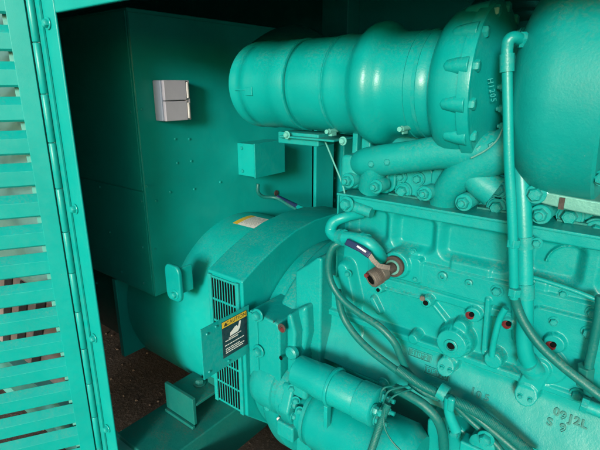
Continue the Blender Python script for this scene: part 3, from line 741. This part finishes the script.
# oil feed tube with elbow fitting
of = thing('oil_feed_tube', aY(515, 290, .93), 'slim upright teal oil tube with elbow fitting on top, in front of the turbocharger', 'oil tube')
T([aY(521, 40, .90), aY(514, 37.5, .885), aY(508.5, 41, .88), aY(507, 50, .88), aY(507, 66, .88)], [.0105, .0105, .0105, .010, .010], 'elbow', 'engine_paint', of, 20)
T([aY(507, 54, .88), aY(507, 72, .88)], .0122, 'ferrule', 'engine_paint', of, 20, sub=1)
T([aY(507, 64, .88), aY(508, 110, .88), aY(509, 160, .88), aY(512, 215, .885), aY(513.5, 262, .89), aY(514, 298, .90)], .0090, 'riser', 'smooth_engine_paint', of, 20)
MB().bolt(aY(519, 40, .90), (.9, .4, 0), .013, washer=False).obj('union_nut', 'engine_paint', of)
MB().tube([aY(525, 41, .91), aY(529, 38, .95)], .012, 12, sub=1).obj('union', 'engine_paint', of)
oh = MB().tube([aY(514, 292, .90), aY(517, 306, .905), aY(525, 324, .905), aY(540, 345, .905), aY(560, 364, .91), aY(580, 380, .915), aY(606, 400, .92), aY(640, 424, .94)], .0092, 18).obj('flexible_hose', 'hose_paint', of)
for i, (px, py) in enumerate(((513.5, 243), (514.5, 292))):
    q = aY(px, py, .89); MB().tube([q+Vector((0, 0, .008)), q-Vector((0, 0, .008))], .0128, 6, sub=1).obj('nut', 'engine_paint', of, .0015)
rt = thing('oil_return_pipe', aY(528, 300, .95), 'thicker teal return pipe just behind the slim oil tube, ending in a round boss', 'pipe')
T([aY(519, 150, .97), aY(522, 190, .955), aY(524, 240, .945), aY(525, 290, .940), aY(525, 318, .94), aY(524, 340, .94), aY(527, 358, .945), aY(537, 372, .965)], [.0165, .0165, .0158, .0158, .0158, .0158, .0165, .018], 'return_tube', 'smooth_engine_paint', rt, 24)
T([aY(524, 236, .945), aY(524.5, 248, .945)], .0182, 'sleeve', 'engine_paint', rt, 24, sub=1)
T([aY(524.5, 283, .94), aY(525, 298, .94)], .0182, 'sleeve', 'engine_paint', rt, 24, sub=1)
T([aY(527, 362, .947), aY(534, 371, .962)], .0225, 'clamp_ring', 'smooth_engine_paint', rt, 28, sub=1)
MB().bolt(aY(537, 243, .94), NY, .007).obj('clip_bolt', 'engine_paint', rt)
solo([aY(506, 308, .95), aY(500, 318, .95), aY(496, 332, .95), aY(493, 346, .96), aY(492, 356, .965)], .0068, 'sensing_pipe', 'smooth_engine_paint', 'thin bent teal pipe dropping into a small boss left of the return pipe', 'pipe')
dr = MB().tube([aY(601, 296, .95), aY(598, 320, .95), aY(592, 350, .95), aY(588, 372, .95), aY(588, 395, .96)], .0085, 16).obj('drain_pipe', 'hose_paint'); tag(dr, 'teal pipe running down the right edge of the picture over the bolted cover', 'pipe')
MB().tube([aY(586, 366, .95), aY(584, 385, .955)], .016, 6, sub=1).obj('union_nut', 'base_paint', dr, .002)
rf = MB().tube([aY(585, 405, .93), aY(610, 415, .93)], .013, 20, sub=1).obj('hose_end_fitting', 'smooth_engine_paint'); tag(rf, 'shiny hose end fitting at the right edge above the raised numbers', 'fitting')
MB().tube([aY(581, 403, .93), aY(588, 406, .93)], .016, 6, sub=1).obj('collar', 'engine_paint', rf, .001)
# coolant tube beside the head
ct = thing('coolant_tube', aY(350, 238, .93), 'bright teal bent coolant tube with two collars, curling down to the rusty valve flange', 'coolant tube')
T([aY(362, 214, .99), aY(346, 217, .95), aY(334, 222, .935), aY(331, 231, .93), aY(338, 237, .925), aY(351, 238, .92), aY(366, 242, .915), aY(375, 250, .925), aY(380, 257, .95), aY(383, 262, .985)], [.012, .013, .0145, .0155, .016, .016, .0165, .0175, .0175, .015], 'bent_tube', 'smooth_engine_paint', ct, 24, sub=8)
T([aY(340, 229, .922), aY(342, 243.5, .922)], .006, 'collar_screw', 'engine_paint', ct, 10, sub=1)
for a, c in (((340, 237), (344, 237.6)), ((362, 240), (366, 242))):
    T([aY(*a, .922), aY(*c, .918)], .0205, 'collar', 'engine_paint', ct, 28, sub=1)
T([aY(372, 213, .97), aY(350, 205, .97)], .014, 'stub', 'engine_paint', ct, 20, sub=1)
bolt(aY(347, 204, .955), NY, .013, ct); 
# ball valve
bv = thing('drain_valve', aY(378, 275, .90), 'rusty brass drain valve with dark blue handle, screwed into the flange beside coolant tube', 'valve')
fc = hy(399, 263)
va, vb_ = Vector((fc.x, fc.y+.0, fc.z)), None
MB().lathe([(0, .022), (.004, .026), (.012, .026), (.014, .022), (.014, .016), (.004, .016)], va, NY, 36).obj('flange_ring', 'rust', bv)
MB().lathe([(.0142, .0185), (.0165, .0185), (.0165, .013)], va, NY, 30, cap=False).obj('seal_ring', 'worn_metal', bv)
e = aY(372, 279, .895); s0 = Vector((va.x, va.y-.012, va.z))
ax = (e-s0).normalized(); Ln = (e-s0).length
MB().lathe([(0, .013), (Ln*.45, .013)], s0, ax, 24).obj('nipple', 'rust', bv)
vbd = MB().lathe([(Ln*.35, .015), (Ln*.37, .0195), (Ln*.62, .0200), (Ln*.64, .018), (Ln*.8, .0185), (Ln*.82, .0205), (Ln*1.05, .0210), (Ln*1.07, .018), (Ln*1.07, .013), (Ln*.9, .012)], s0, ax, 10).obj('valve_body', 'rusty_brass', bv, .001)
cr = MB()
for k in range(7): cr.lathe([(Ln*(.66+k*.055), .0185), (Ln*(.66+k*.055)+.0012, .0215), (Ln*(.66+k*.055)+.0024, .0185)], s0, ax, 28)
cr.obj('thread', 'rusty_brass', bv)
MB().lathe([(Ln*1.068, .012), (Ln*1.072, .011)], s0, ax, 20).obj('bore', 'hole_shade', bv)
MB().lathe([(0, .0055), (.006, .005)], aY(367, 275, .88), NY, 12).obj('red_tab', 'red_cap', bv)
hp = [aY(390, 268, .885), aY(379, 266, .885), aY(373, 260, .885), aY(369, 254, .885)]
def strap(pts, w, th, wd):
    mb = MB(); vs = []
    for i, p in enumerate(pts):
        t = (pts[min(i+1, len(pts)-1)]-pts[max(i-1, 0)]).normalized(); wv = t.cross(Vector(wd)).normalized(); dd = Vector(wd).normalized()
        for a, b_ in ((-1, -1), (1, -1), (1, 1), (-1, 1)): vs.append(p+wv*w/2*a+dd*th/2*b_)
    fs = [(0, 1, 2, 3), tuple(len(vs)-4+k for k in (3, 2, 1, 0))]
    for i in range(len(pts)-1):
        for k in range(4): fs.append((i*4+k, i*4+(k+1) % 4, i*4+4+(k+1) % 4, i*4+4+k))
    return mb.add(vs, fs)
strap(hp, .012, .003, (.3, -1, .5)).obj('handle', 'rusty_brass', bv, .001)
grp = strap([aY(370, 255.5, .8845), aY(361, 249, .884), aY(346, 241.5, .884)], .0165, .0075, (.3, -1, .5)).obj('handle_grip', 'blue_vinyl', bv, .0025)
strap([aY(366, 252, .879), aY(357, 246, .879)], .004, .0008, (.3, -1, .5)).obj('grip_marking', 'label_white', grp)
# hoses over the lower left block
solo([aY(346, 241, .925), aY(334, 246, .91), aY(329, 258, .905), aY(329, 274, .905), aY(334, 288, .905), aY(345, 302, .905), aY(362, 315, .905), aY(380, 327, .905), aY(394, 342, .91), aY(401, 357, .92), aY(408, 372, .93), aY(420, 384, .93)], .0090, 'rubber_hose', 'hose_paint',
     'painted hose looping from the coolant tube over the block, upper of two crossing hoses', 'hose', 18, sub=8)
solo([aY(338, 290, .925), aY(340, 306, .925), aY(345, 320, .925), aY(356, 336, .92), aY(370, 350, .915), aY(388, 364, .91), aY(408, 378, .905), aY(425, 388, .90), aY(441, 396, .90)], .0090, 'rubber_hose', 'hose_paint',
     'painted hose bowing lowest across the pale cast face below its neighbour', 'hose', 18, sub=8)
solo([aY(398, 369, .905), aY(420, 384, .90), aY(440, 394, .90), aY(455, 401, .90), aY(478, 413, .90), aY(505, 432, .90), aY(540, 462, .90)], .0112, 'corrugated_conduit', 'hose_paint',
     'thick corrugated cable sleeve passing through the clip and off the lower edge', 'cable sleeve', 18, sub=8, ribs=.0032, rib_h=.0004)
solo([aY(410, 382, .915), aY(424, 392, .905), aY(440, 398, .90)], .009, 'corrugated_conduit', 'hose_paint',
     'short corrugated sleeve joining the clip from below the thick one', 'cable sleeve', 16, sub=8, ribs=.003, rib_h=.0003)
solo([aY(452, 399, .915), aY(480, 420, .915), aY(510, 445, .915), aY(530, 462, .915)], .009, 'rubber_hose', 'hose_paint', 'dark hose running close under the corrugated sleeve right of the clip', 'hose', 16)
solo([aY(452, 402, .92), aY(470, 420, .93), aY(492, 440, .93), aY(510, 462, .93)], .0075, 'rubber_hose', 'hose_paint', 'thin inner hose lowest of those leaving the clip to the right', 'hose', 16)
solo([aY(395, 388, .88), aY(408, 395, .875), aY(424, 405, .875), aY(437, 419, .88), aY(443, 436, .89), aY(444, 462, .90)], .0115, 'battery_cable', 'hose_paint',
     'thick painted battery cable bending down beside the starter terminals', 'battery cable', 18, sub=8)
solo([aY(388, 404, .83), aY(380, 425, .81), aY(370, 455, .80), aY(362, 480, .80)], .0085, 'battery_cable', 'base_paint', 'braided cable hanging down from the starter terminals over the motor body', 'battery cable', 14, ribs=.004, rib_h=.0005)
for k, (a, m1, c, l) in enumerate((((380, 401), (384, 388), (402, 386), 'thin loose wire arching highest from the starter terminals'), ((383, 404), (389, 391), (408, 386), 'thin loose wire arching in the middle over the starter terminals'), ((386, 406), (394, 396), (412, 389), 'thin loose wire arching lowest from the starter terminals'))):
    solo([aY(*a, .84), aY(*m1, .84), aY(*c, .88)], .0022, 'wire', 'hose_paint', l, 'wire', 8)
solo([aY(385, 408, .82), aY(384, 425, .80), aY(391, 440, .80), aY(405, 455, .80)], .0022, 'wire', 'base_paint', 'thin wire curling down across the front of the starter motor', 'wire', 8)
solo([aY(325, 141, 1.02), aY(334, 163, 1.0), aY(343, 186, .98), aY(346, 204, .965), aY(346, 218, .96)], .0022, 'ground_wire', 'pale_metal', 'single thin wire hanging from the pipe bracket down to the coolant tube', 'wire', 8)
solo([aY(471, 158, .93), aY(486, 150, .93), aY(497, 140, .93), aY(503, 128, .93)], .0016, 'lock_wire', 'worn_metal', 'fine pale lock wire curving beneath the turbocharger neck', 'wire', 8)
solo([aY(527, 276, .955), aY(545, 281, .955), aY(575, 291, .955), aY(602, 302, .955)], .0045, 'cover_bead', 'engine_paint', 'long thin rounded bead along the top edge of the right block cover', 'trim')
# clip with post
cl = thing('hose_clip', aY(447, 402, .90), 'teal ring clip with an upright lug gripping the corrugated sleeve near the picture bottom', 'clip')
T([aY(439, 390, .90), aY(447, 395, .90)], .019, 'ring', 'engine_paint', cl, 28, sub=1)
T([aY(449, 397, .885), aY(449, 412, .885), aY(456, 430, .89)], [.010, .011, .013], 'lug', 'smooth_engine_paint', cl, 18)
MB().box(aY(451, 404, .88), (.016, .014, .035)).obj('lug_head', 'engine_paint', cl, .005)
# pump and bracket castings low on the right of the starter
ac = thing('lower_bracket', aY(450, 440, .93), 'dark teal cast bracket with bolts at the bottom of the picture between cable and hoses', 'bracket')
MB().prism([(aY(430, 400, .96).x, -.80), (aY(452, 400, .96).x, -.765), (aY(520, 430, .96).x, -.85), (aY(540, 450, .96).x, -1.0), (aY(430, 450, .96).x, -1.0)], 'Y', .95, 1.05).obj('bracket_plate', 'engine_paint', ac, .008)
MB().lathe([(0, .028), (.03, .028), (.034, .022)], aY(486, 438, .95), NY, 30).obj('boss', 'engine_paint', ac)
MB().box(aY(475, 447, .93), (.06, .04, .03)).obj('clamp_block', 'smooth_engine_paint', ac, .005)
bolt(aY(486, 438, .915), NY, .012, ac); bolt(aY(455, 432, .948), NY, .010, ac)
bolt(aY(384, 383, .93), NY, .010, ac)
MB().span((-.60, 1.22, -1.2), (.4, 1.5, -1.0)).obj('oil_pan', 'base_paint', eng, .02)

# ================================================================== LIGHT
world = bpy.data.worlds.new('World'); scene.world = world; world.use_nodes = True
N = world.node_tree.nodes; L = world.node_tree.links
sky = N.new('ShaderNodeTexSky'); sky.sky_type = 'NISHITA'; sky.sun_disc = False
SUN_EL = math.radians(13); sdir = Vector((.38, -1, 0)).normalized()
sky.sun_elevation = SUN_EL; sky.sun_rotation = math.atan2(sdir.x, sdir.y)
sky.dust_density = 3; sky.air_density = 1.2
L.new(sky.outputs[0], N['Background'].inputs['Color']); N['Background'].inputs['Strength'].default_value = .092
sl = bpy.data.lights.new('sun', 'SUN'); sl.energy = 1.5; sl.angle = math.radians(12); sl.color = (1, .985, .96)
so = bpy.data.objects.new('sun', sl); COL.objects.link(so)
d = Vector((sdir.x*math.cos(SUN_EL), sdir.y*math.cos(SUN_EL), math.sin(SUN_EL)))
so.rotation_euler = d.to_track_quat('Z', 'Y').to_euler()
scene.view_settings.view_transform = 'Standard'; scene.view_settings.look = 'None'
scene.view_settings.exposure = 1.25; scene.view_settings.gamma = 1
try:
    scene.cycles.max_bounces = 12; scene.cycles.diffuse_bounces = 8
except Exception: pass
scene.render.resolution_x = 1024; scene.render.resolution_y = 768
